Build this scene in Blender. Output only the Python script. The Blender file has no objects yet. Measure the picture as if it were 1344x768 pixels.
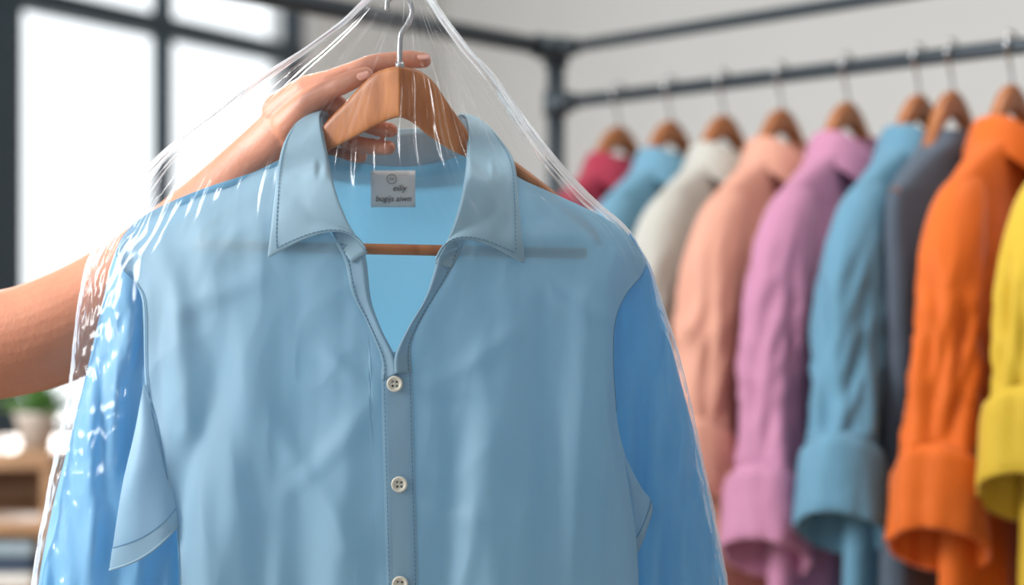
import bpy, bmesh, math, random
import numpy as np
from mathutils import Vector, noise, Matrix
random.seed(4)
K=36/50/1344
CZ=1.5
SC=bpy.context.scene
def P(px,py,dy=0.0,Y0=1.25):
    Y=Y0+dy
    return Vector(((px-672)*K*Y, Y, CZ-(py-384)*K*Y))
def clamp(x,a=0.,b=1.): return max(a,min(b,x))
def sm(x,a,b):
    t=clamp((x-a)/(b-a)); return t*t*(3-2*t)
def pchip(pts):
    pts=sorted(pts)
    xs=[p[0] for p in pts]; ys=[p[1] for p in pts]; n=len(xs)
    h=[xs[i+1]-xs[i] for i in range(n-1)]; d=[(ys[i+1]-ys[i])/h[i] for i in range(n-1)]
    m=[0]*n; m[0]=d[0]; m[-1]=d[-1]
    for i in range(1,n-1):
        if d[i-1]*d[i]>0:
            w1=2*h[i]+h[i-1]; w2=h[i]+2*h[i-1]; m[i]=(w1+w2)/(w1/d[i-1]+w2/d[i])
    def f(x):
        if x<=xs[0]: return ys[0]
        if x>=xs[-1]: return ys[-1]
        i=0
        while x>xs[i+1]: i+=1
        t=(x-xs[i])/h[i]
        return ys[i]*(2*t**3-3*t*t+1)+m[i]*h[i]*(t**3-2*t*t+t)+ys[i+1]*(-2*t**3+3*t*t)+m[i+1]*h[i]*(t**3-t*t)
    return f
def catmull(pts,n):
    pts=[Vector(p) for p in pts]; out=[]; N=len(pts)
    for k in range(n+1):
        s=k/n*(N-1); i=min(int(s),N-2); t=s-i
        p1,p2=pts[i],pts[i+1]; p0=pts[i-1] if i>0 else p1*2-p2; p3=pts[i+2] if i+2<N else p2*2-p1
        out.append(0.5*((2*p1)+(p2-p0)*t+(2*p0-5*p1+4*p2-p3)*t*t+(3*p1-p0-3*p2+p3)*t**3))
    return out
# ---------------------------------------------------------------- objects
def empty(name,loc=(0,0,0)):
    e=bpy.data.objects.new(name,None); e.location=loc; e.empty_display_size=.05
    SC.collection.objects.link(e); return e
def adopt(o,par):
    if par is not None:
        o.parent=par; o.matrix_parent_inverse=Matrix.Translation(-Vector(par.location))
    return o
def mk(name,verts,faces,mat,par=None,smooth=True,solid=0,subd=0,bevel=0,offset=0):
    me=bpy.data.meshes.new(name); me.from_pydata([tuple(v) for v in verts],[],faces); me.update()
    if smooth:
        for p in me.polygons: p.use_smooth=True
    o=bpy.data.objects.new(name,me); SC.collection.objects.link(o)
    if mat: me.materials.append(mat)
    if bevel:
        m=o.modifiers.new('b','BEVEL'); m.width=bevel; m.segments=3; m.limit_method='ANGLE'
    if solid:
        m=o.modifiers.new('s','SOLIDIFY'); m.thickness=solid; m.offset=offset
    if subd:
        m=o.modifiers.new('d','SUBSURF'); m.levels=subd; m.render_levels=subd
    return adopt(o,par)
def grid(name,rows,mat,par=None,closed=False,**k):
    R=len(rows); C=len(rows[0]); v=[p for r in rows for p in r]; f=[]
    for i in range(R-1):
        for j in range(C if closed else C-1):
            j2=(j+1)%C
            f.append((i*C+j,i*C+j2,(i+1)*C+j2,(i+1)*C+j))
    return mk(name,v,f,mat,par,**k)
def box(name,c,s,mat,par=None,bevel=0.003,rot=0):
    x,y,z=s[0]/2,s[1]/2,s[2]/2; ca,sa=math.cos(rot),math.sin(rot); v=[]
    for a in(-x,x):
        for b in(-y,y):
            for d in(-z,z): v.append((c[0]+a*ca-b*sa,c[1]+a*sa+b*ca,c[2]+d))
    f=[(0,1,3,2),(4,6,7,5),(0,4,5,1),(2,3,7,6),(0,2,6,4),(1,5,7,3)]
    return mk(name,v,f,mat,par,smooth=False,bevel=bevel)
def tube(name,pts,r,mat,par=None,seg=16,cap=True):
    pts=[Vector(p) for p in pts]; rr=r if isinstance(r,(list,tuple)) else [r]*len(pts)
    v=[];f=[];up=None
    for i,p in enumerate(pts):
        t=(pts[min(i+1,len(pts)-1)]-pts[max(i-1,0)]).normalized()
        if up is None: up=t.orthogonal().normalized()
        up=(up-t*up.dot(t)).normalized(); b=t.cross(up)
        for j in range(seg):
            a=2*math.pi*j/seg; v.append(p+(up*math.cos(a)+b*math.sin(a))*rr[i])
    for i in range(len(pts)-1):
        for j in range(seg):
            f.append((i*seg+j,i*seg+(j+1)%seg,(i+1)*seg+(j+1)%seg,(i+1)*seg+j))
    if cap:
        f.append(tuple(range(seg))[::-1]); f.append(tuple((len(pts)-1)*seg+j for j in range(seg)))
    return mk(name,v,f,mat,par)
def dashes(name,pts,mat,par,on=.0026,off=.0012,r=.00035):
    cu=bpy.data.curves.new(name,'CURVE'); cu.dimensions='3D'; cu.bevel_depth=r; cu.bevel_resolution=1
    pts=[Vector(p) for p in pts]; d=0; acc=[0]
    for a,b in zip(pts,pts[1:]): acc.append(acc[-1]+(b-a).length)
    def at(s):
        for i in range(len(pts)-1):
            if s<=acc[i+1]: return pts[i].lerp(pts[i+1],(s-acc[i])/max(1e-9,acc[i+1]-acc[i]))
        return pts[-1]
    while d+on<acc[-1]:
        sp=cu.splines.new('POLY'); sp.points.add(1)
        sp.points[0].co=(*at(d),1); sp.points[1].co=(*at(d+on),1); d+=on+off
    cu.materials.append(mat)
    o=bpy.data.objects.new(name,cu); SC.collection.objects.link(o); return adopt(o,par)
# ---------------------------------------------------------------- materials
def newmat(name):
    m=bpy.data.materials.new(name); m.use_nodes=True; nt=m.node_tree; nt.nodes.clear(); return m,nt,nt.nodes,nt.links
def srgb(r,g,b):
    f=lambda c:(c/255/12.92) if c/255<=.04045 else ((c/255+.055)/1.055)**2.4
    return (f(r),f(g),f(b),1)
def principled(name,col,rough=.5,metal=0,sub=0,noise_s=0,noise_a=.1,bump=0,bump_s=50,spec=.5):
    m,nt,N,L=newmat(name); out=N.new('ShaderNodeOutputMaterial'); b=N.new('ShaderNodeBsdfPrincipled')
    b.inputs['Base Color'].default_value=col; b.inputs['Roughness'].default_value=rough; b.inputs['Metallic'].default_value=metal
    b.inputs['Specular IOR Level'].default_value=spec
    if sub:
        b.inputs['Subsurface Weight'].default_value=sub; b.inputs['Subsurface Radius'].default_value=(1,.3,.15); b.inputs['Subsurface Scale'].default_value=.01
    tc=N.new('ShaderNodeTexCoord')
    if noise_s:
        n=N.new('ShaderNodeTexNoise'); n.inputs['Scale'].default_value=noise_s; n.inputs['Detail'].default_value=5
        L.new(tc.outputs['Object'],n.inputs['Vector'])
        mx=N.new('ShaderNodeMix'); mx.data_type='RGBA'
        mx.inputs[6].default_value=tuple(c*(1-noise_a) for c in col[:3])+(1,); mx.inputs[7].default_value=tuple(min(1,c*(1+noise_a)) for c in col[:3])+(1,)
        L.new(n.outputs['Fac'],mx.inputs[0]); L.new(mx.outputs[2],b.inputs['Base Color'])
    if bump:
        n=N.new('ShaderNodeTexNoise'); n.inputs['Scale'].default_value=bump_s; n.inputs['Detail'].default_value=4
        L.new(tc.outputs['Object'],n.inputs['Vector']); bp=N.new('ShaderNodeBump'); bp.inputs['Strength'].default_value=bump; bp.inputs['Distance'].default_value=.002
        L.new(n.outputs['Fac'],bp.inputs['Height']); L.new(bp.outputs[0],b.inputs['Normal'])
    L.new(b.outputs[0],out.inputs[0]); return m
def cloth(name,col,tl=.25,tp=0.0,rough=.5,sheen=.2,tcol=None,weave=900,wr=.25,wd=.003,spec=.35):
    m,nt,N,L=newmat(name); out=N.new('ShaderNodeOutputMaterial'); b=N.new('ShaderNodeBsdfPrincipled')
    b.inputs['Base Color'].default_value=col; b.inputs['Roughness'].default_value=rough
    b.inputs['Sheen Weight'].default_value=sheen; b.inputs['Sheen Roughness'].default_value=.4; b.inputs['Specular IOR Level'].default_value=spec
    tc=N.new('ShaderNodeTexCoord')
    n=N.new('ShaderNodeTexNoise'); n.inputs['Scale'].default_value=weave; n.inputs['Detail'].default_value=2
    n2=N.new('ShaderNodeTexNoise'); n2.inputs['Scale'].default_value=22; n2.inputs['Detail'].default_value=3; n2.inputs['Distortion'].default_value=.5
    for q in(n,n2): L.new(tc.outputs['Object'],q.inputs['Vector'])
    bp=N.new('ShaderNodeBump'); bp.inputs['Strength'].default_value=.15; bp.inputs['Distance'].default_value=.0004; L.new(n.outputs['Fac'],bp.inputs['Height'])
    bp2=N.new('ShaderNodeBump'); bp2.inputs['Strength'].default_value=wr; bp2.inputs['Distance'].default_value=wd; L.new(n2.outputs['Fac'],bp2.inputs['Height'])
    L.new(bp.outputs[0],bp2.inputs['Normal']); L.new(bp2.outputs[0],b.inputs['Normal'])
    t=N.new('ShaderNodeBsdfTranslucent'); t.inputs[0].default_value=tcol or col
    mx=N.new('ShaderNodeMixShader'); mx.inputs[0].default_value=tl
    L.new(b.outputs[0],mx.inputs[1]); L.new(t.outputs[0],mx.inputs[2]); last=mx
    if tp:
        tr=N.new('ShaderNodeBsdfTransparent'); m2=N.new('ShaderNodeMixShader'); m2.inputs[0].default_value=tp
        L.new(mx.outputs[0],m2.inputs[1]); L.new(tr.outputs[0],m2.inputs[2]); last=m2
    L.new(last.outputs[0],out.inputs[0]); return m
def wood(name,c1,c2,scale=(60,60,6),rough=.4):
    m,nt,N,L=newmat(name); out=N.new('ShaderNodeOutputMaterial'); b=N.new('ShaderNodeBsdfPrincipled'); b.inputs['Roughness'].default_value=rough
    tc=N.new('ShaderNodeTexCoord'); mp=N.new('ShaderNodeMapping'); mp.inputs['Scale'].default_value=scale
    n=N.new('ShaderNodeTexNoise'); n.inputs['Scale'].default_value=2; n.inputs['Detail'].default_value=6; n.inputs['Distortion'].default_value=.6
    cr=N.new('ShaderNodeValToRGB'); cr.color_ramp.elements[0].color=c1; cr.color_ramp.elements[1].color=c2; cr.color_ramp.elements[0].position=.3; cr.color_ramp.elements[1].position=.7
    L.new(tc.outputs['Object'],mp.inputs[0]); L.new(mp.outputs[0],n.inputs['Vector']); L.new(n.outputs['Fac'],cr.inputs[0]); L.new(cr.outputs[0],b.inputs['Base Color'])
    L.new(b.outputs[0],out.inputs[0]); return m
BLUE=srgb(160,192,208)
m_shirt=cloth('shirt_satin',BLUE,.22,.11,.52,.3,tcol=srgb(112,198,234),wr=.05,spec=.4)
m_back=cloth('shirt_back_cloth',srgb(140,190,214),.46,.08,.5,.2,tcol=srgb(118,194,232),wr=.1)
m_collar=cloth('shirt_collar_cloth',srgb(162,193,208),.18,0,.52,.3,tcol=srgb(130,200,230),wr=.06,spec=.35)
m_sleeve=cloth('shirt_sleeve_cloth',srgb(134,184,210),.42,.04,.5,.2,tcol=srgb(92,190,238),wr=.08,spec=.35)
m_stitch=principled('stitch_thread',srgb(85,130,158),.6)
m_seam=principled('seam_thread',srgb(85,130,160),.7)
m_wood=wood('hanger_wood',srgb(158,88,38),srgb(196,124,66),(40,40,8))
m_woodb=wood('rack_hanger_wood',srgb(140,82,42),srgb(172,108,62),(40,40,8))
m_chrome=principled('chrome',(.5,.5,.5,1),.2,1)
m_iron=principled('rack_iron',srgb(62,70,76),.45,.5,noise_s=30)
m_frame=principled('window_frame_paint',srgb(40,54,64),.5,noise_s=8)
m_wall=principled('wall_paint',srgb(218,218,216),.8,noise_s=3,noise_a=.03,bump=.1,bump_s=80)
m_ceil=principled('ceiling_paint',srgb(230,231,229),.8,noise_s=3,noise_a=.02)
m_floor=wood('floor_boards',srgb(140,118,98),srgb(172,148,124),(2,14,2),.45)
m_skin=principled('skin',srgb(192,126,97),.5,sub=.15,noise_s=60,noise_a=.08,bump=.18,bump_s=300)
m_nail=principled('nail',srgb(228,166,148),.25)
m_button=principled('button_shell',srgb(236,228,210),.25,noise_s=200,noise_a=.06)
m_dark=principled('dark_hole',srgb(50,45,42),.7)
m_label=principled('label_fabric',srgb(222,224,223),.7,bump=.2,bump_s=900)
m_ink=principled('label_ink',srgb(30,30,35),.7)
def film():
    m,nt,N,L=newmat('clear_plastic_film'); out=N.new('ShaderNodeOutputMaterial')
    tr=N.new('ShaderNodeBsdfTransparent'); tr.inputs[0].default_value=(.985,.988,.99,1)
    gl=N.new('ShaderNodeBsdfGlossy'); gl.inputs['Roughness'].default_value=.14; gl.inputs[0].default_value=(1,1,1,1)
    df=N.new('ShaderNodeBsdfTranslucent'); df.inputs[0].default_value=(.95,.97,1,1)
    fr=N.new('ShaderNodeFresnel'); fr.inputs[0].default_value=1.42
    tc=N.new('ShaderNodeTexCoord'); n=N.new('ShaderNodeTexNoise'); n.inputs['Scale'].default_value=11; n.inputs['Detail'].default_value=3; n.inputs['Distortion'].default_value=.4
    mp=N.new('ShaderNodeMapping'); mp.inputs['Scale'].default_value=(2.6,1,.32)
    L.new(tc.outputs['Object'],mp.inputs[0]); L.new(mp.outputs[0],n.inputs['Vector'])
    bp=N.new('ShaderNodeBump'); bp.inputs['Strength'].default_value=.22; bp.inputs['Distance'].default_value=.005
    L.new(n.outputs['Fac'],bp.inputs['Height'])
    for q in(gl,fr,df): L.new(bp.outputs[0],q.inputs['Normal'])
    mm=N.new('ShaderNodeMath'); mm.operation='MULTIPLY'; mm.inputs[1].default_value=.5; L.new(fr.outputs[0],mm.inputs[0])
    a=N.new('ShaderNodeMixShader'); L.new(mm.outputs[0],a.inputs[0]); L.new(tr.outputs[0],a.inputs[1]); L.new(gl.outputs[0],a.inputs[2])
    mh=N.new('ShaderNodeMath'); mh.operation='MULTIPLY_ADD'; mh.inputs[1].default_value=.24; mh.inputs[2].default_value=.014; L.new(fr.outputs[0],mh.inputs[0]); 
    b=N.new('ShaderNodeMixShader'); L.new(mh.outputs[0],b.inputs[0]); L.new(a.outputs[0],b.inputs[1]); L.new(df.outputs[0],b.inputs[2])
    L.new(b.outputs[0],out.inputs[0]); return m
m_film=film()

# ================================================================ ROOM
W0=Vector((-1.31,4.0,0)); WD=Vector((.5235,.852,0)); WN=Vector((.852,-.5235,0))
def wp(t,z,n=0): 
    p=W0+WD*t+WN*n; return Vector((p.x,p.y,z))
def wbox(name,t0,t1,z0,z1,n0,n1,mat,par=None,bevel=0.002):
    v=[wp(t,z,n) for t in(t0,t1) for n in(n0,n1) for z in(z0,z1)]
    return mk(name,v,[(0,1,3,2),(4,6,7,5),(0,4,5,1),(2,3,7,6),(0,2,6,4),(1,5,7,3)],mat,par,smooth=False,bevel=bevel)
TC=2.0; WT0,WT1=-3.6,1.16
wl=empty('wall_left',wp(-1,0))
wbox('below_window',WT0-.5,WT1,0,1.05,-.2,0,m_wall,wl)
wbox('above_window',WT0-.5,WT1,3.2,3.5,-.2,0,m_wall,wl)
wbox('pier',WT1,TC+.2,0,3.5,-.2,0,m_wall,wl)
wbox('pier_near',WT0-.5,WT0,1.05,3.2,-.2,0,m_wall,wl)
win=empty('window_1',wp(-1,1.05))
for t,w in((-3.55,.08),(-2.6,.05),(-1.9,.05),(-1.0,.05),(-.11,.11),(.50,.045),(1.12,.06)):
    wbox('mullion',t-w/2,t+w/2,1.05,3.2,-.08,-.03,m_frame,win)
for z,w in((1.09,.08),(2.33,.065),(3.17,.06)):
    wbox('transom',WT0,WT1,z-w/2,z+w/2,-.085,-.025,m_frame,win)
wbox('sill',WT0,WT1+.03,1.02,1.05,-.12,.12,m_wall,win)
C=wp(TC,0); BD=Vector((.852,-.5235,0))
def bbox_(name,s0,s1,z0,z1,n0,n1,mat,par=None):
    v=[]
    for s in(s0,s1):
        for n in(n0,n1):
            for z in(z0,z1):
                p=C+BD*s+WD*n; v.append((p.x,p.y,z))
    return mk(name,v,[(0,1,3,2),(4,6,7,5),(0,4,5,1),(2,3,7,6),(0,2,6,4),(1,5,7,3)],mat,par,smooth=False,bevel=.002)
bbox_('wall_back',0,6,0,3.5,0,.2,m_wall)
bbox_('baseboard_back',0,6,0,.1,-.02,-.001,m_ceil)
def plan(name,z0,z1,mat):
    c=[wp(-4.1,0,-.2),wp(2.2,0,-.2),C+BD*6+WD*.2,C+BD*6-WD*6.3]
    v=[(p.x,p.y,z0) for p in c]+[(p.x,p.y,z1) for p in c]
    return mk(name,v,[(3,2,1,0),(4,5,6,7),(0,1,5,4),(1,2,6,5),(2,3,7,6),(3,0,4,7)],mat,smooth=False)
plan('floor',-.1,0,m_floor); plan('ceiling',3.5,3.6,m_ceil)

# ================================================================ CABINET + PLANT (left)
m_cab=wood('shelf_wood',srgb(150,112,78),srgb(186,146,108),(3,3,20),.5)
cab=empty('wooden_shelf',(-1.35,3.05,0))
cx0,cx1,cy0,cy1=-1.75,-.955,2.95,3.3
for z,t in((1.150,.035),(1.01,.03),(.86,.03),(.5,.03),(.1,.03)):
    box('board',((cx0+cx1)/2,(cy0+cy1)/2,z),(cx1-cx0,cy1-cy0,t),m_cab,cab)
for x in(cx0+.012,cx1-.012): box('side',(x,(cy0+cy1)/2,.57),(.024,cy1-cy0-.01,1.13),m_cab,cab)
box('back',((cx0+cx1)/2,cy1-.01,.57),(cx1-cx0-.05,.012,1.1),m_cab,cab)
fc=empty('folded_clothes',(-1.1,3.1,.88))
for i,c in enumerate((srgb(225,222,215),srgb(60,75,95),srgb(165,185,195))):
    o=box('fold',(-1.12,3.1,.875+.018+.034*i),(.24,.24,.03),principled('folded%d'%i,c,.85,bump=.5,bump_s=40),fc,bevel=.013)
    box('fold_b',(-1.42,3.1,.875+.018+.034*i),(.24,.24,.03),principled('foldedb%d'%i,c,.85,bump=.5,bump_s=40),fc,bevel=.013)
pl=empty('potted_plant',(-1.03,3.08,1.168))
m_pot=principled('pot_clay',srgb(205,195,185),.7); m_leaf=principled('leaf',srgb(96,140,72),.5,noise_s=30,noise_a=.2)
prof=[(.0,0),(.032,0),(.042,.06),(.046,.065),(.046,.075),(.038,.075),(.036,.06),(0,.06)]
grid('pot',[[Vector((-1.03+r*math.cos(a*math.pi/10),3.08+r*math.sin(a*math.pi/10),1.168+z)) for a in range(20)] for r,z in prof],m_pot,pl,closed=True)
lv=[];lf=[]
for i in range(60):
    a=random.uniform(0,6.28); el=random.uniform(.2,1.4); l=random.uniform(.05,.12); w=.014
    b=Vector((-1.03,3.08,1.235)); d=Vector((math.cos(a)*math.cos(el),math.sin(a)*math.cos(el),math.sin(el))); s=Vector((-math.sin(a),math.cos(a),0))
    q=b+d*l*.5; e=b+d*l-Vector((0,0,.02)); k=len(lv)
    lv+=[b,q+s*w,e,q-s*w]; lf.append((k,k+1,k+2,k+3))
mk('leaves',lv,lf,m_leaf,pl,smooth=False)

# ================================================================ CLOTHING RACK
A=Vector((.095,2.6,0)); RD=Vector((.721,-.693,0)); LD=Vector((-.693,-.721,0))
HR=CZ+.347; HU=CZ+.447
rack=empty('clothing_rack',(A.x,A.y,0))
PC=A-RD*.02
def v3(p,z): return Vector((p.x,p.y,z))
LL=1.45; RL=2.0
tube('post',[v3(PC,0),v3(PC,HU+.01)],.017,m_iron,rack)
for q in(PC+LD*LL,PC+RD*RL,PC+RD*RL+LD*LL): tube('post',[v3(q,0),v3(q,HU+.01)],.017,m_iron,rack)
tube('upper_rail',[v3(PC,HU),v3(PC+RD*RL,HU)],.011,m_iron,rack)
tube('side_rail',[v3(PC,HU),v3(PC+LD*LL,HU)],.016,m_iron,rack)
tube('side_rail_far',[v3(PC+RD*RL,HU),v3(PC+RD*RL+LD*LL,HU)],.016,m_iron,rack)
tube('hanging_rail',[v3(PC,HR),v3(PC+RD*RL,HR)],.012,m_iron,rack)
for q in(PC+LD*LL,PC,): tube('base_rail',[v3(q,.12),v3(q+RD*RL,.12)],.012,m_iron,rack)
tube('joint',[v3(PC,HU-.03),v3(PC,HU+.02)],.024,m_iron,rack)
tube('joint_side',[v3(PC,HU),v3(PC+LD*.05,HU)],.022,m_iron,rack)
tube('joint_rail',[v3(PC,HU),v3(PC+RD*.045,HU)],.017,m_iron,rack)
tube('joint_low',[v3(PC,HR),v3(PC+RD*.04,HR)],.018,m_iron,rack)
tube('joint_low_v',[v3(PC,HR-.022),v3(PC,HR+.022)],.023,m_iron,rack)

# ---- rack garments
def railpt(px):
    a=(px-672)*K
    t=(A.x-a*A.y)/(a*RD.y-RD.x); return A+RD*t
def rack_hanger(o,mat):
    e=empty('clothes_hanger',v3(o,HR))
    L3=lambda u,n,z:v3(o,HR+z)+LD*u+RD*n
    pts=[L3(.018*math.cos(a),0,.004+.018*math.sin(a)) for a in [math.radians(q) for q in range(-50,200,15)]]
    pts=[L3(-.0,0,-.065),L3(0,0,-.045),L3(0.004,0,-.03)]+pts
    tube('hook',pts,.0026,m_chrome,e,8)
    top=pchip([(-.175,-.205),(-.13,-.182),(-.085,-.145),(-.05,-.088),(-.025,-.062),(0,-.052),(.025,-.062),(.05,-.088),(.085,-.145),(.13,-.182),(.175,-.205)])
    th=pchip([(0,.040),(.05,.038),(.12,.022),(.175,.014)])
    rows=[]
    for i in range(49):
        u=-.175+.35*i/48; z=top(u); t=th(abs(u)); w=.009
        rows.append([L3(u,w*math.copysign(abs(math.cos(a))**.5,math.cos(a)),z-t/2+t/2*math.copysign(abs(math.sin(a))**.6,math.sin(a))) for a in [2*math.pi*k/16 for k in range(16)]])
    grid('wood_shoulders',rows,mat,e,closed=True)
    return e
def garment(px,col,seed,lean=0.0,cuff=True,collar=True,name='shirt',slen=1.0,ws=1.0,sleeves=True):
    o=railpt(px); h=rack_hanger(o,m_woodb)
    e=empty(name,v3(o,HR-.2)); mat=cloth('cloth_%s_%d'%(name,seed),col,.12,0,.7,.2,weave=600,wr=.5,wd=.006)
    U=LD; Nn=RD
    L3=lambda u,n,z:v3(o,HR+z)+U*u+Nn*n
    hw=pchip([(-.95,.205),(-.6,.195),(-.35,.19),(-.25,.192),(-.21,.185),(-.185,.155),(-.16,.118),(-.14,.085),(-.125,.064),(-.115,.058)])
    ht=pchip([(-.95,.036),(-.5,.034),(-.3,.032),(-.215,.026),(-.165,.028),(-.135,.034),(-.115,.036)])
    rows=[]; NC=96
    def bw(u,sg,z):
        w=noise.noise(Vector((u*17+seed*7.3,sg*2.+seed,z*1.6)))*1.2
        w+=(.5-abs(noise.noise(Vector((u*22+z*4*sg+seed*3.1,sg*5.+seed,z*3)))*2.2))*.45
        return w
    for i in range(90):
        z=-.115-.84*(i/89)**1.4; r=[]
        for k in range(NC):
            a=2*math.pi*k/NC; c,s=math.cos(a),math.sin(a)
            u=ws*hw(z)*math.copysign(abs(c)**.75,c); n=ht(z)*math.copysign(abs(s)**.8,s)
            am=.013*sm(-z,.17,.5)
            r.append(L3(u,n+bw(u,1 if s>0 else -1,z)*am*s,z))
        rows.append(r)
    grid('body',rows,mat,e,closed=True,solid=.0015)
    if sleeves:
     for sg in(1,-1):
        end=-.565*slen
        us=pchip([(-.72,.222),(-.5,.208),(-.33,.190),(-.25,.168),(-.21,.150),(-.19,.135)])
        ru=pchip([(-.72,.050),(-.45,.048),(-.3,.050),(-.24,.044),(-.2,.03),(-.185,.012)])
        rn=pchip([(-.72,.050),(-.45,.042),(-.3,.040),(-.24,.034),(-.2,.022),(-.185,.01)])
        rows=[]
        zs=[(-.188+(end+.188)*i/54,1.0) for i in range(55)]
        if cuff: zs+=[(end+.006,1.06),(end+.008,1.20),(end+.002,1.27),(end-.010,1.28),(end-.045,1.26),(end-.082,1.28),(end-.092,1.30),(end-.096,1.26),(end-.092,1.20),(end-.05,1.12),(end+.02,1.05)]
        for j,(z,f) in enumerate(zs):
            zz=max(z,-.72); r=[]; q=sm(-z,.22,.42); isc=1.0 if j<55 else .5
            for k in range(56):
                a=2*math.pi*k/56; c,s=math.cos(a),math.sin(a)
                zc=z if j<55 else end
                w=noise.noise(Vector((c*2.2+seed,s*2.2+sg*3,zc*4)))*.016*q*isc
                w+=(.4-abs(noise.noise(Vector((c*1.6+seed,s*1.6+sg*5,z*13+c*2+seed)))*2.2))*.010*q*isc
                w+=(.4-abs(noise.noise(Vector((c*3+seed,s*3+sg*5,z*30-c*2)))*2))*.004*sm(-z,-end-.12,-end)*isc
                tilt=(.036*c+.014*s)*sm(-z,-end-.06,-end+.0)
                r.append(L3(sg*(us(zz)+c*(ru(zz)*f+w)),s*(rn(zz)*f+w)+lean*sm(-z,.2,.7),z+tilt))
            rows.append(r)
        grid('sleeve',rows,mat,e,closed=True,solid=.002)
        if cuff: tube('cuff_seam',[p for p in rows[60]]+[rows[60][0]],.0016,mat,e,8)
    if collar:
        rows=[]
        for (ru_,rn_,z) in((.062,.040,-.150),(.058,.038,-.125),(.055,.038,-.104),(.059,.042,-.100),(.068,.050,-.110),(.078,.056,-.132),(.088,.062,-.158)):
            r=[]
            for k in range(48):
                a=math.pi/2+.10+(2*math.pi-.2)*k/47; c,s=math.cos(a),math.sin(a)
                fr=max(0,s)**3
                dz=-.028*fr+(-.022*fr if z<-.12 and rn_>.05 else 0)
                r.append(L3(ru_*c,rn_*s,z+dz))
            rows.append(r)
        grid('collar',rows,mat,e,solid=.002,subd=1)
        rows=[]
        for i in range(50):
            z=-.17-.76*i/49
            rows.append([L3(x,ht(z)+.004+bw(x,1,z)*.013*sm(-z,.17,.5),z) for x in(-.016,-.008,0,.008,.016)])
        grid('placket',rows,mat,e,solid=.002)
    return e
garment(812,srgb(160,44,68),2)
garment(880,srgb(104,150,174),3)
garment(950,srgb(186,184,176),4)
garment(1026,srgb(214,156,134),5,slen=1.02)
garment(1112,srgb(188,128,158),6,slen=1.12)
garment(1206,srgb(94,140,164),7,slen=1.03)
garment(1250,srgb(76,88,102),8,sleeves=False,collar=False,ws=.95,name='sweater')
garment(1328,srgb(214,100,22),9,slen=1.04)
garment(1436,srgb(206,172,48),11,slen=.90)

# ================================================================ MAIN SHIRT
shirt=empty('dress_shirt',P(520,384))
def ysh(px):
    return 150+.428*abs(px-520)
FOLDS=[
 (205,300,255,560,14,.007),(240,300,320,640,17,-.005),(330,340,285,800,24,.010),(395,400,400,860,24,-.009),
 (450,420,455,860,16,.005),(300,420,235,700,15,-.006),(250,560,285,860,14,.008),(505,515,360,660,12,.004),
 (345,600,350,860,15,-.007),(430,560,425,860,12,.004),
 (600,430,575,860,18,-.008),(640,400,655,860,24,.010),(705,330,725,860,22,-.008),(770,320,745,820,20,.010),
 (790,360,800,860,12,-.007),(560,500,700,430,11,.003),(500,505,410,460,10,.003),(548,505,650,550,10,-.003),
 (548,640,640,710,11,.003),(600,345,790,300,15,.004),(440,352,225,305,16,.003),(340,500,450,720,14,.005),
 (620,560,610,860,12,.005),(690,560,690,860,12,.005),(690,350,800,420,13,.004),(350,350,230,420,13,.004)]
def fold(px,py):
    f=0
    for x0,y0,x1,y1,w,a in FOLDS:
        dx,dy=x1-x0,y1-y0; L2=dx*dx+dy*dy; t=((px-x0)*dx+(py-y0)*dy)/L2
        tc=clamp(t,0,1)
        wob=7*math.sin(t*4+x0)
        nx,ny=-dy/math.sqrt(L2),dx/math.sqrt(L2)
        d2=(px-x0-dx*tc-nx*wob)**2+(py-y0-dy*tc-ny*wob)**2
        f+=a*math.exp(-d2/(w*w)*.6)*(sm(t,-.1,.6) if abs(dy)>abs(dx) else math.sin(math.pi*clamp(t*.9+.05)))
    f+=.0035*noise.noise(Vector((px/60,py/300,3)))*sm(py,240,420)
    f+=.0010*noise.noise(Vector((px/22,py/160,7)))
    f+=.0014*(.4-abs(noise.noise(Vector((px/60+py/180,py/130-px/260,11)))*2))
    return f
def sshape(px): return max(0,1-abs((px-520)/345)**2.6)
def front_dy(px,py):
    s=sshape(px); d=max(0,py-ysh(px)); top=1-math.exp(-d/55)
    return -.036*s*top-.012*sm(py,300,800)*s-fold(px,py)*min(1,s*3+.2)*min(1,d/60)*(1-.75*math.exp(-((px-522)/26)**2)*sm(py,440,480))
def back_dy(px,py):
    s=sshape(px); d=max(0,py-ysh(px)); top=1-math.exp(-d/45)
    return .050*s*top+.006*noise.noise(Vector((px/50,py/180,30)))*s
xl=pchip([(300,150),(330,152),(350,158),(372,178),(400,187),(500,190),(600,208),(690,231),(770,236),(870,240)])
xr=pchip([(300,850),(340,848),(360,842),(385,822),(420,808),(470,805),(540,809),(620,822),(720,836),(870,842)])
chL=pchip([(148,344),(153,326),(164,306),(188,284),(250,254),(330,227),(365,216),(385,235),(410,275),(440,312),(470,334),(481,346),(486,398),(498,436),(516,468),(540,505)])
chR=pchip([(500,500),(519,468),(533,436),(556,398),(567,365),(573,345),(600,314),(630,270),(655,222),(690,238),(740,260),(790,284),(820,304),(838,326),(853,352)])
chB=pchip([(148,344),(153,326),(164,306),(188,284),(250,254),(330,227),(400,200),(430,203),(470,214),(525,219),(575,214),(610,203),(650,215),(690,238),(740,260),(790,284),(820,304),(838,326),(853,352)])
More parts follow.
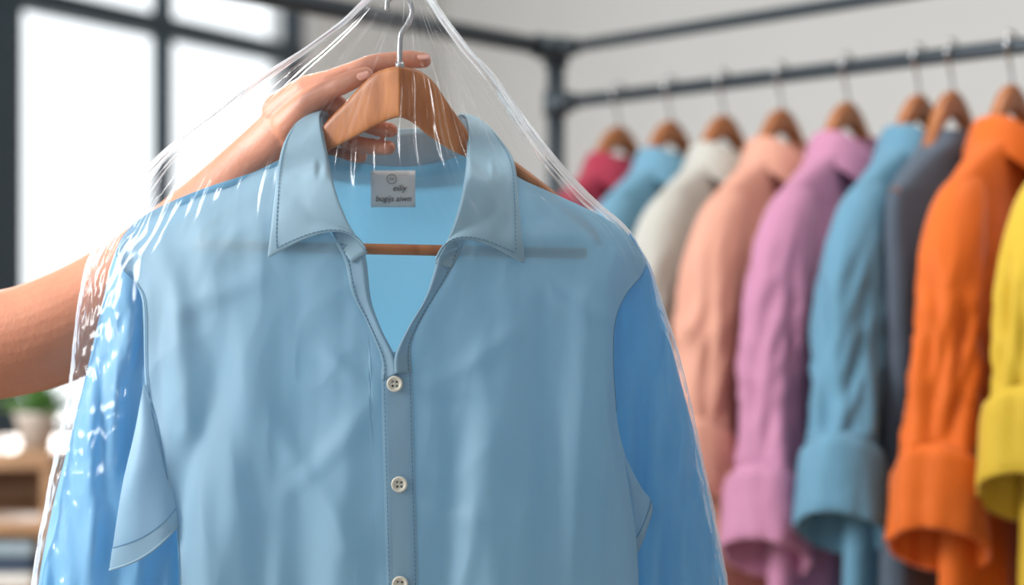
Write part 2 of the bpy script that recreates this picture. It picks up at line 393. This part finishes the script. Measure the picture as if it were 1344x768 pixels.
def panel(name,fa,fb,ch,dyf,nc,nr,mat,solid=.0012):
    rows=[[None]*nc for _ in range(nr)]
    for j in range(nc):
        u=j/(nc-1)
        lo,hi=130,600
        g=lambda y:y-ch(fa(y)+(fb(y)-fa(y))*u)
        for _ in range(40):
            mid=(lo+hi)/2
            if g(mid)<0: lo=mid
            else: hi=mid
        y0=hi
        for i in range(nr):
            y=y0+(880-y0)*(i/(nr-1)); x=fa(y)+(fb(y)-fa(y))*u
            rows[i][j]=P(x,y,dyf(x,y))
    return grid(name,rows,mat,shirt,solid=solid)
panel('front_left',xl,lambda y:534,chL,front_dy,170,170,m_shirt,0)
panel('front_right',lambda y:510,xr,chR,lambda x,y:front_dy(x,y)-.0012,170,170,m_shirt,0)
panel('back',xl,xr,chB,back_dy,120,100,m_back,0)
pc=lambda y:520+(y-468)*8/300
rows=[]
for i in range(120):
    y=462+i*(418/119); hwid=21*sm(y,440,490)
    rows.append([P(pc(y)+hwid*q,y,front_dy(pc(y)+hwid*q,y)-.0035+.0012*abs(q)**4) for q in(-1,-.8,-.4,0,.4,.8,1)])
grid('placket',rows,m_shirt,shirt)
for q in(-.8,.82):
    dashes('placket_stitch',[P(pc(y)+21*q,y,front_dy(pc(y)+21*q,y)-.0040) for y in range(492,870,6)],m_stitch,shirt)
def strip(name,outer,inner,roll=.006,lift=.004):
    O=catmull([(x,y,0) for x,y in outer],40); I=catmull([(x,y,0) for x,y in inner],40); rows=[]
    for a,b in zip(O,I):
        r=[]
        for k in range(9):
            q=k/8; p=a.lerp(b,q); r.append(P(p.x,p.y,front_dy(p.x,p.y)-lift-roll*q*q+(.005*max(0,q-.85)/.15)))
        rows.append(r)
    grid(name,rows,m_shirt,shirt,solid=.0008)
    dashes(name+'_stitch',[P(a.x*.82+b.x*.18,a.y*.82+b.y*.18,front_dy(a.x,a.y)-lift-.0012) for a,b in zip(O,I)],m_stitch,shirt)
strip('facing_left',[(440,318),(453,345),(462,385),(482,425),(500,470),(502,500)],[(478,326),(482,352),(487,395),(500,432),(517,466),(522,490)],.006,.003)
strip('facing_right',[(608,320),(596,348),(584,368),(560,408),(541,450),(541,490)],[(574,338),(568,362),(556,396),(536,430),(519,466),(518,490)],.009,.003)
def leaf(name,fo,mid,out,mat=m_collar):
    n=28; F=catmull(fo,n); M=catmull(mid,n); O=catmull(out,n); rows=[];pp=[]
    for a,m,b in zip(F,M,O):
        r=[];q=[]
        for k in range(17):
            t=k/16; c=m*2-(a+b)*.5; p=a*(1-t)**2+c*2*t*(1-t)+b*t*t
            dy=p.z
            if p.y>225: dy=min(dy,front_dy(p.x,p.y)-.006-.004*(1-t))
            r.append(P(p.x,p.y,dy)); q.append((p.x,p.y,dy))
        rows.append(r); pp.append(q)
    o=grid(name,rows,mat,shirt,solid=.0022)
    m=o.modifiers.new('d','SUBSURF'); m.levels=1; m.render_levels=1
    L=[]
    for i in range(2,n-1): a=pp[i][15]; L.append(P(a[0],a[1],a[2]-.0019))
    for k in range(15,0,-1):
        a=pp[n-1][k]; L.append(P(a[0],a[1],a[2]-.0019))
    dashes(name+'_stitch',L,m_stitch,shirt)
leaf('collar_leaf_left',
 [(446,160,.052),(424,146,.030),(420,160,.010),(429,205,-.006),(440,250,-.020),(458,294,-.036),(482,330,-.046)],
 [(438,158,.056),(408,150,.030),(398,175,.008),(396,222,-.012),(400,262,-.028),(412,292,-.038),(437,304,-.046)],
 [(428,165,.058),(397,157,.030),(374,184,.006),(364,222,-.012),(360,258,-.022),(355,300,-.030),(350,341,-.034)])
leaf('collar_leaf_right',
 [(584,164,.052),(606,150,.030),(614,165,.010),(614,212,-.006),(606,262,-.020),(592,306,-.036),(570,346,-.046)],
 [(592,162,.056),(622,153,.030),(634,180,.008),(642,225,-.012),(640,266,-.028),(626,298,-.038),(608,314,-.046)],
 [(602,168,.058),(634,162,.030),(662,190,.006),(676,215,-.012),(681,262,-.022),(685,305,-.030),(690,349,-.034)])
top=[(482,331,-.043),(458,295,-.033),(440,251,-.017),(430,206,-.003),(422,162,.012),(426,152,.034),(450,163,.054),(525,172,.066),(585,166,.054),(606,154,.034),(613,167,.012),(613,212,-.003),(605,262,-.017),(591,306,-.033),(571,346,-.043)]
bot=[(462,345,-.040),(440,312,-.030),(420,275,-.014),(412,240,.000),(414,215,.018),(424,208,.038),(450,214,.054),(525,224,.062),(582,214,.054),(612,208,.038),(626,215,.018),(632,240,.0),(628,280,-.014),(610,315,-.030),(592,352,-.040)]
T=catmull(top,90); B=catmull(bot,90); rows=[]
for k in range(9):
    q=k/8; rows.append([P(*(a.lerp(b,q))) for a,b in zip(T,B)])
grid('collar_stand',rows,m_collar,shirt,solid=.002)
bt=catmull([(424,146,.030),(446,160,.052),(525,170,.069),(584,164,.052),(606,150,.030)],40); bb=catmull([(385,200,.030),(430,222,.072),(525,232,.085),(600,226,.072),(650,205,.030)],40)
grid('collar_back',[[P(*(a.lerp(b,k/5)+Vector((0,0,.006*math.sin(k/5*3.14))))) for a,b in zip(bt,bb)] for k in range(6)],m_collar,shirt,solid=.002)
def seam(name,pts,off=.001,f=front_dy,r=.0004):
    Q=catmull([(x,y,0) for x,y in pts],60); tube(name,[P(p.x,p.y,f(p.x,p.y)-off) for p in Q],r,m_seam,shirt,6)
seam('armhole_seam',[(153,334),(160,352),(180,374),(190,402),(193,500),(209,598)])
seam('armhole_seam_r',[(849,348),(842,362),(822,386),(808,420),(805,470),(809,540)])
seam('inner_seam',[(190,505),(206,560),(222,640),(233,690),(238,870)])
def sleeve(name,L,R,dyc,th,seed):
    fl,fr_=pchip(L),pchip(R); rows=[]
    for i in range(130):
        y=304+566*i/129; r=[]; a0,a1=fl(y),fr_(y); c=(a0+a1)/2; h=(a1-a0)/2
        t=th(y)
        for k in range(72):
            a=2*math.pi*k/72; X=math.cos(a); Z=math.sin(a)
            x=c+h*math.copysign(abs(X)**.85,X)
            w=noise.noise(Vector((x/26.,y/300.,seed)))*.018+noise.noise(Vector((x/13.,y/180.,seed+5)))*.004
            w+=(.4-abs(noise.noise(Vector((x/40.+y/200,y/150.,seed+8)))*2))*.005
            r.append(P(x,y,dyc(y)-t*Z+w*sm(y,330,480)))
        rows.append(r)
    grid(name,rows,m_sleeve,shirt,closed=True)
sleeve('sleeve_left',[(300,170),(320,156),(350,145),(400,134),(470,118),(560,96),(680,66),(770,50),(870,40)],[(300,176),(350,196),(400,205),(500,212),(600,226),(700,240),(870,246)],lambda y:.012+.014*sm(y,300,450),pchip([(300,.003),(360,.016),(500,.024),(870,.03)]),3)
sleeve('sleeve_right',[(310,826),(350,800),(400,795),(500,795),(600,805),(700,820),(870,830)],[(304,828),(330,843),(350,854),(400,868),(480,888),(570,912),(680,936),(790,957),(870,966)],lambda y:.012+.014*sm(y,300,450),pchip([(300,.003),(360,.016),(500,.024),(870,.03)]),9)
def flap(name,Lc,Rc,yb_l,yb_r,y0,bulge):
    fl,fr_=pchip(Lc),pchip(Rc); rows=[]; n=50
    for i in range(n+1):
        q=i/n; r=[]
        for k in range(31):
            s=k/30; yb=yb_l+(yb_r-yb_l)*s+10*math.sin(s*math.pi); y=y0+(yb-y0)*q
            x=fl(y)+(fr_(y)-fl(y))*s
            r.append(P(x,y,-.004-bulge*math.sin(math.pi*(.12+.76*s))*sm(q,0,.5)-.003*math.sin(s*6+q*2.5)*q))
        rows.append(r)
    grid(name,rows,m_shirt,shirt)
    rr=[[p+Vector((0,-.0012,0)) for p in rows[i]] for i in range(int(n*.88),n+1)]
    grid(name+'_hem',rr,m_shirt,shirt)
    tube(name+'_hem_seam',[p+Vector((0,-.0014,0)) for p in rows[int(n*.88)]],.0004,m_seam,shirt,6)
    tube(name+'_edge',[p+Vector((0,-.0006,0)) for p in rows[n]],.0012,m_shirt,shirt,8)
flap('sleeve_flap',[(505,188),(560,178),(640,160),(745,144)],[(505,192),(575,207),(640,226),(690,234),(745,236)],748,690,505,.016)
flap('side_flap',[(565,810),(620,820),(700,832),(735,834)],[(565,812),(600,822),(640,842),(662,856),(735,850)],728,668,565,.008)
def button(px,py):
    c=P(px,py,front_dy(px,py)-.0065)
    prof=[(0,.0004),(.0026,.0004),(.0040,.0002),(.0046,-.0006),(.0058,-.0011),(.0066,-.0007),(.0069,.0004),(.0064,.0014),(0,.0016)]
    rows=[[c+Vector((r*math.cos(a),y,r*math.sin(a))) for a in [2*math.pi*k/32 for k in range(32)]] for r,y in prof]
    grid('button',rows,m_button,shirt,closed=True)
    for sx in(-1,1):
        for sz in(-1,1):
            cc=c+Vector((sx*.0017,-.0001,sz*.0017)); tube('button_hole',[cc,cc+Vector((0,.001,0))],.0009,m_dark,shirt,12)
    tube('button_thread',[c+Vector((-.0017,-.0002,.0017)),c+Vector((0,-.0006,0)),c+Vector((.0017,-.0002,-.0017))],.0003,m_label,shirt,6)
button(518,504); button(524,636); button(525,767)
lab=lambda x,y:(back_dy(487,230)*(545-x)+back_dy(545,230)*(x-487))/58-.006
rows=[[P(487+58*i/6,224+48*j/6,lab(487+58*i/6,0)) for i in range(7)] for j in range(7)]
grid('label',rows,m_label,shirt,solid=.0008)
def text(s,px,py,size,sh=0):
    cu=bpy.data.curves.new('label_text','FONT'); cu.body=s; cu.size=size; cu.align_x='CENTER'; cu.align_y='CENTER'; cu.extrude=.0001; cu.shear=sh
    cu.materials.append(m_ink); o=bpy.data.objects.new('label_text',cu); SC.collection.objects.link(o)
    o.location=P(px,py,lab(px,py)-.0016)-Vector(shirt.location); o.rotation_euler=(math.pi/2,0,math.atan2(P(545,230,lab(545,0)).y-P(487,230,lab(487,0)).y,P(545,230,0).x-P(487,230,0).x)); o.parent=shirt
text('eiliy',524,247,.0080,.3); text('bugijs aiwn',516,261,.0074,.2)
lc=P(514,235,lab(514,236)-.0016)
tube('label_mark_ring',[lc+Vector((.0042*math.cos(a),0,.0042*math.sin(a))) for a in [2*math.pi*k/24 for k in range(25)]],.00025,m_ink,shirt,6)
tube('label_mark',[lc+Vector((-.002,0,-.0012)),lc+Vector((-.0004,0,.0014)),lc+Vector((.0004,0,-.001)),lc+Vector((.002,0,.001))],.0003,m_ink,shirt,6)

# ================================================================ MAIN HANGER
hg=empty('clothes_hanger',P(524,140,.01)); 
ht_=pchip([(418,172),(436,152),(452,136),(480,106),(497,93),(524,87),(548,92),(566,104),(590,138),(604,158),(618,178)])
hb=pchip([(418,202),(430,198),(455,186),(490,167),(512,157),(524,154),(536,158),(560,176),(590,196),(604,203),(618,208)])
hdy=lambda x:-.014+.028*(abs(x-524)/100)**1.0
rows=[]
for i in range(101):
    x=418+200*i/100; t,b=ht_(x),hb(x); r=[]
    th=.0065
    for k in range(24):
        a=2*math.pi*k/24; c,s=math.cos(a),math.sin(a)
        yy=(t+b)/2-(b-t)/2*math.copysign(abs(s)**.45,s); ex=hdy(x)-th*math.copysign(abs(c)**.35,c)
        r.append(P(x,yy,ex))
    rows.append(r)
o=grid('wood_body',rows,m_wood,hg,closed=True)
for sg in(-1,1):
    p=[(524+sg*98,190,.014),(524+sg*150,222,.020),(524+sg*210,266,.020),(524+sg*250,300,.014),(524+sg*262,320,.006)]
    tube('arm',[P(*q) for q in catmull(p,24)],[.0075-.0045*i/24 for i in range(25)],m_wood,hg,12)
bd=[-.020 if 450<246+536*i/40<600 else max(-.024,front_dy(246+536*i/40,322+11*i/40)+.0055) for i in range(41)]
for _ in range(4): bd=[bd[0]]+[(bd[i-1]+bd[i]*2+bd[i+1])/4 for i in range(1,40)]+[bd[-1]]
cb=[]
for i in range(1,40):
    x=246+536*i/40; y=322+11*i/40; d=bd[i]
    if not 450<x<600: d=max(d,front_dy(x,y)+.0052,front_dy(x-8,y)+.0052,front_dy(x+8,y)+.0052,front_dy(x,y-8)+.005)
    cb.append(P(x,y,d))
tube('crossbar',cb,.0048,m_wood,hg,14)
hk=catmull([(525,92,-.014),(525,60,-.014),(527,44,-.014),(536,30,-.014),(541,14,-.014),(534,-4,-.014),(520,-8,-.014),(509,2,-.014),(508,14,-.014)],50)
tube('hook',[P(*q) for q in hk],.0024,m_chrome,hg,12)
tube('hook_ferrule',[P(525,90,-.014),P(525,82,-.014)],.0042,m_chrome,hg,14)

# ================================================================ ARM + HAND
arm=empty('human_arm',P(100,420,.1))
vs=[];fs=[]
def sph(c,r):
    k=len(vs); R,S=(18,28) if r>.018 else (12,18)
    vs.append(c+Vector((0,0,r)))
    for i in range(1,R):
        ph=math.pi*i/R
        for j in range(S):
            a=2*math.pi*j/S; vs.append(c+Vector((r*math.sin(ph)*math.cos(a),r*math.sin(ph)*math.sin(a),r*math.cos(ph))))
    vs.append(c-Vector((0,0,r)))
    for j in range(S): fs.append((k,k+1+j,k+1+(j+1)%S))
    for i in range(R-2):
        for j in range(S):
            a=k+1+i*S+j; b=k+1+i*S+(j+1)%S; fs.append((a,a+S,b+S,b))
    e=len(vs)-1
    for j in range(S): fs.append((e,e-S+(j+1)%S,e-S+j))
def chain(pts,step=.18):
    pts=[(P(a,b,c),r*K*1.25) for a,b,c,r in pts]
    for (p,r),(q,s) in zip(pts,pts[1:]):
        n=max(2,int((q-p).length/(min(r,s)*step)))
        for i in range(n+1):
            t=i/n; sph(p.lerp(q,t),r+(s-r)*t)
def sm_chain(pts,n):
    P4=catmull([Vector(p[:3]) for p in pts],n); R4=catmull([Vector((p[3],0,0)) for p in pts],n)
    return [(a.x,a.y,a.z,b.x) for a,b in zip(P4,R4)]
chain(sm_chain([(-230,470,.09,82),(-60,458,.09,78),(20,449,.09,76),(80,430,.095,77),(140,396,.10,72),(210,338,.10,60),(280,268,.098,48),(335,208,.088,38),(372,172,.072,36)],50),.12)
W=(368,172,.072,34)
mcp={'i':(432,108,.036,16),'m':(436,136,.044,16),'r':(428,164,.048,16),'p':(414,188,.054,14)}
for k in mcp: chain([W,mcp[k]])
chain([(372,148,.066,30),(403,120,.045,22),(432,108,.036,16)])
chain([mcp['i'],(462,95,.033,13.5),(486,86,.026,13.8),(500,82,.022,12.6),(526,79,.018,12),(538,78,.016,12.2),(556,79,.014,10.5)])
chain([mcp['m'],(470,156,.034,12),(486,165,.024,11.5),(500,169,.018,10.8),(513,171,.014,9.5)])
chain([mcp['r'],(455,184,.034,12),(472,190,.026,11.5),(492,193,.019,10.8),(510,194,.014,9.5)])
chain([mcp['p'],(440,203,.046,10.5),(458,207,.040,9.5),(474,206,.032,8)])
chain([(380,163,.055,26),(406,134,.032,17),(434,117,.020,13.5),(446,112,.015,13.8),(464,104,.010,12.8),(480,98,.007,10.5)])
me=mk('arm_and_hand',vs,fs,m_skin,arm)
m=me.modifiers.new('r','REMESH'); m.mode='VOXEL'; m.voxel_size=.0014; m.use_smooth_shade=True
m=me.modifiers.new('s','SMOOTH'); m.factor=.5; m.iterations=4
def nail(px,py,dy,dirv,nrm,l=.0055,w=.0042):
    c=P(px,py,dy); d=Vector(dirv).normalized(); n=Vector(nrm).normalized(); s=d.cross(n).normalized(); n=s.cross(d); rows=[]
    for i in range(9):
        v=-1+2*i/8; rows.append([c+d*l*v+s*w*u*math.sqrt(max(.05,1-abs(v)**4))-n*(.0018*u*u) for u in(-1,-.66,-.33,0,.33,.66,1)])
    grid('nail',rows,m_nail,arm,solid=.0006)
nail(556,73,.0075,(1,0,0),(0,-.6,.8)); nail(476,98,-.0005,(1,0,.35),(0,-.9,.3))

# ================================================================ GARMENT BAG
bag=empty('garment_bag',P(520,384,-.06))
bl=pchip([(-70,500),(-14,488),(20,458),(60,405),(95,352),(145,285),(210,205),(290,146),(350,112),(430,97),(500,90),(640,64),(768,41),(880,28)])
br=pchip([(-70,545),(-14,560),(20,580),(60,612),(95,644),(190,715),(250,768),(310,832),(380,864),(470,893),(590,920),(768,955),(880,972)])
D=pchip([(-70,.010),(-14,.020),(60,.032),(150,.050),(300,.072),(500,.082),(880,.092)])
rows=[]; NR,NC=280,360
for i in range(NR):
    y=-70+950*i/(NR-1); l,r=bl(y),br(y); c,h=(l+r)/2,(r-l)/2; row=[]
    up=1-sm(y,180,360)
    for j in range(NC):
        a=math.radians(-25+230*j/(NC-1)); X,Z=math.cos(a),math.sin(a)
        side=abs(X)**6; mid=1-.8*(1-side)*sm(y,230,360)
        ff=noise.noise(Vector((a*7,y/300.,1)))*.6+noise.noise(Vector((a*15,y/260.,4)))*(.3+.4*up)+(.4-abs(noise.noise(Vector((a*20,y/300.,9)))*2))*(.12+.6*up)
        ff+=(.4-abs(noise.noise(Vector((a*8+y/90,y/120.,19)))*2))*.2*mid
        cr=noise.noise(Vector((a*9,y/34.,12)))*.3+(.4-abs(noise.noise(Vector((a*16,y/26.,15)))*2))*.25
        amp=.012*(1-.55*sm(y,230,450))*mid
        disp=ff*amp*(.6+.5*side)+cr*.007*(side*sm(y,230,330)+.015)
        x=c+h*X+side*disp*900*(1 if X>0 else -1)*.8
        row.append(P(x,y,.004-D(y)*(Z if Z>0 else Z*.6)-disp*min(1,D(y)/.03)))
    rows.append(row)
grid('film',rows,m_film,bag)

# ================================================================ LIGHT + CAMERA
w=bpy.data.worlds.new('W'); SC.world=w; w.use_nodes=True; nt=w.node_tree; bgn=nt.nodes['Background']
bgn.inputs[0].default_value=(.92,.97,1,1)
tc=nt.nodes.new('ShaderNodeTexCoord'); vm=nt.nodes.new('ShaderNodeVectorMath'); vm.operation='DOT_PRODUCT'; vm.inputs[1].default_value=(-.80,.55,.22)
mr=nt.nodes.new('ShaderNodeMapRange'); mr.interpolation_type='SMOOTHSTEP'; mr.inputs[1].default_value=-.3; mr.inputs[2].default_value=.7; mr.inputs[3].default_value=.34; mr.inputs[4].default_value=1.6
nt.links.new(tc.outputs['Generated'],vm.inputs[0]); nt.links.new(vm.outputs['Value'],mr.inputs[0]); nt.links.new(mr.outputs[0],bgn.inputs[1])
def area(name,loc,target,size,power,col):
    l=bpy.data.lights.new(name,'AREA'); l.shape='RECTANGLE'; l.size,l.size_y=size; l.energy=power; l.color=col
    o=bpy.data.objects.new(name,l); SC.collection.objects.link(o); o.location=loc
    o.rotation_euler=(Vector(target)-Vector(loc)).to_track_quat('-Z','Y').to_euler()
s=bpy.data.lights.new('sun','SUN'); s.energy=4.0; s.angle=math.radians(8); s.color=(1,.98,.95)
so=bpy.data.objects.new('sun',s); SC.collection.objects.link(so); so.rotation_euler=Vector((.27,-1,-.36)).to_track_quat('-Z','Y').to_euler()
area('added_top_fill',(.9,1.5,3.35),(.7,2.2,1.2),(.9,.9),30,(1,.98,.95))  # added overhead fill to brighten walls and rack, not an actual fixture
area('added_side_key',(-2.3,.75,2.2),(0,1.4,1.4),(.7,1.2),110,(.98,.99,1))  # added key light inside the room, raking from the left to show the folds
cam=bpy.data.cameras.new('cam'); co=bpy.data.objects.new('cam',cam); SC.collection.objects.link(co)
co.location=(0,0,CZ); co.rotation_euler=(math.pi/2,0,0); cam.lens=50; cam.sensor_width=36
cam.dof.use_dof=True; cam.dof.focus_distance=1.215; cam.dof.aperture_fstop=2.0
SC.camera=co
SC.view_settings.view_transform='Standard'
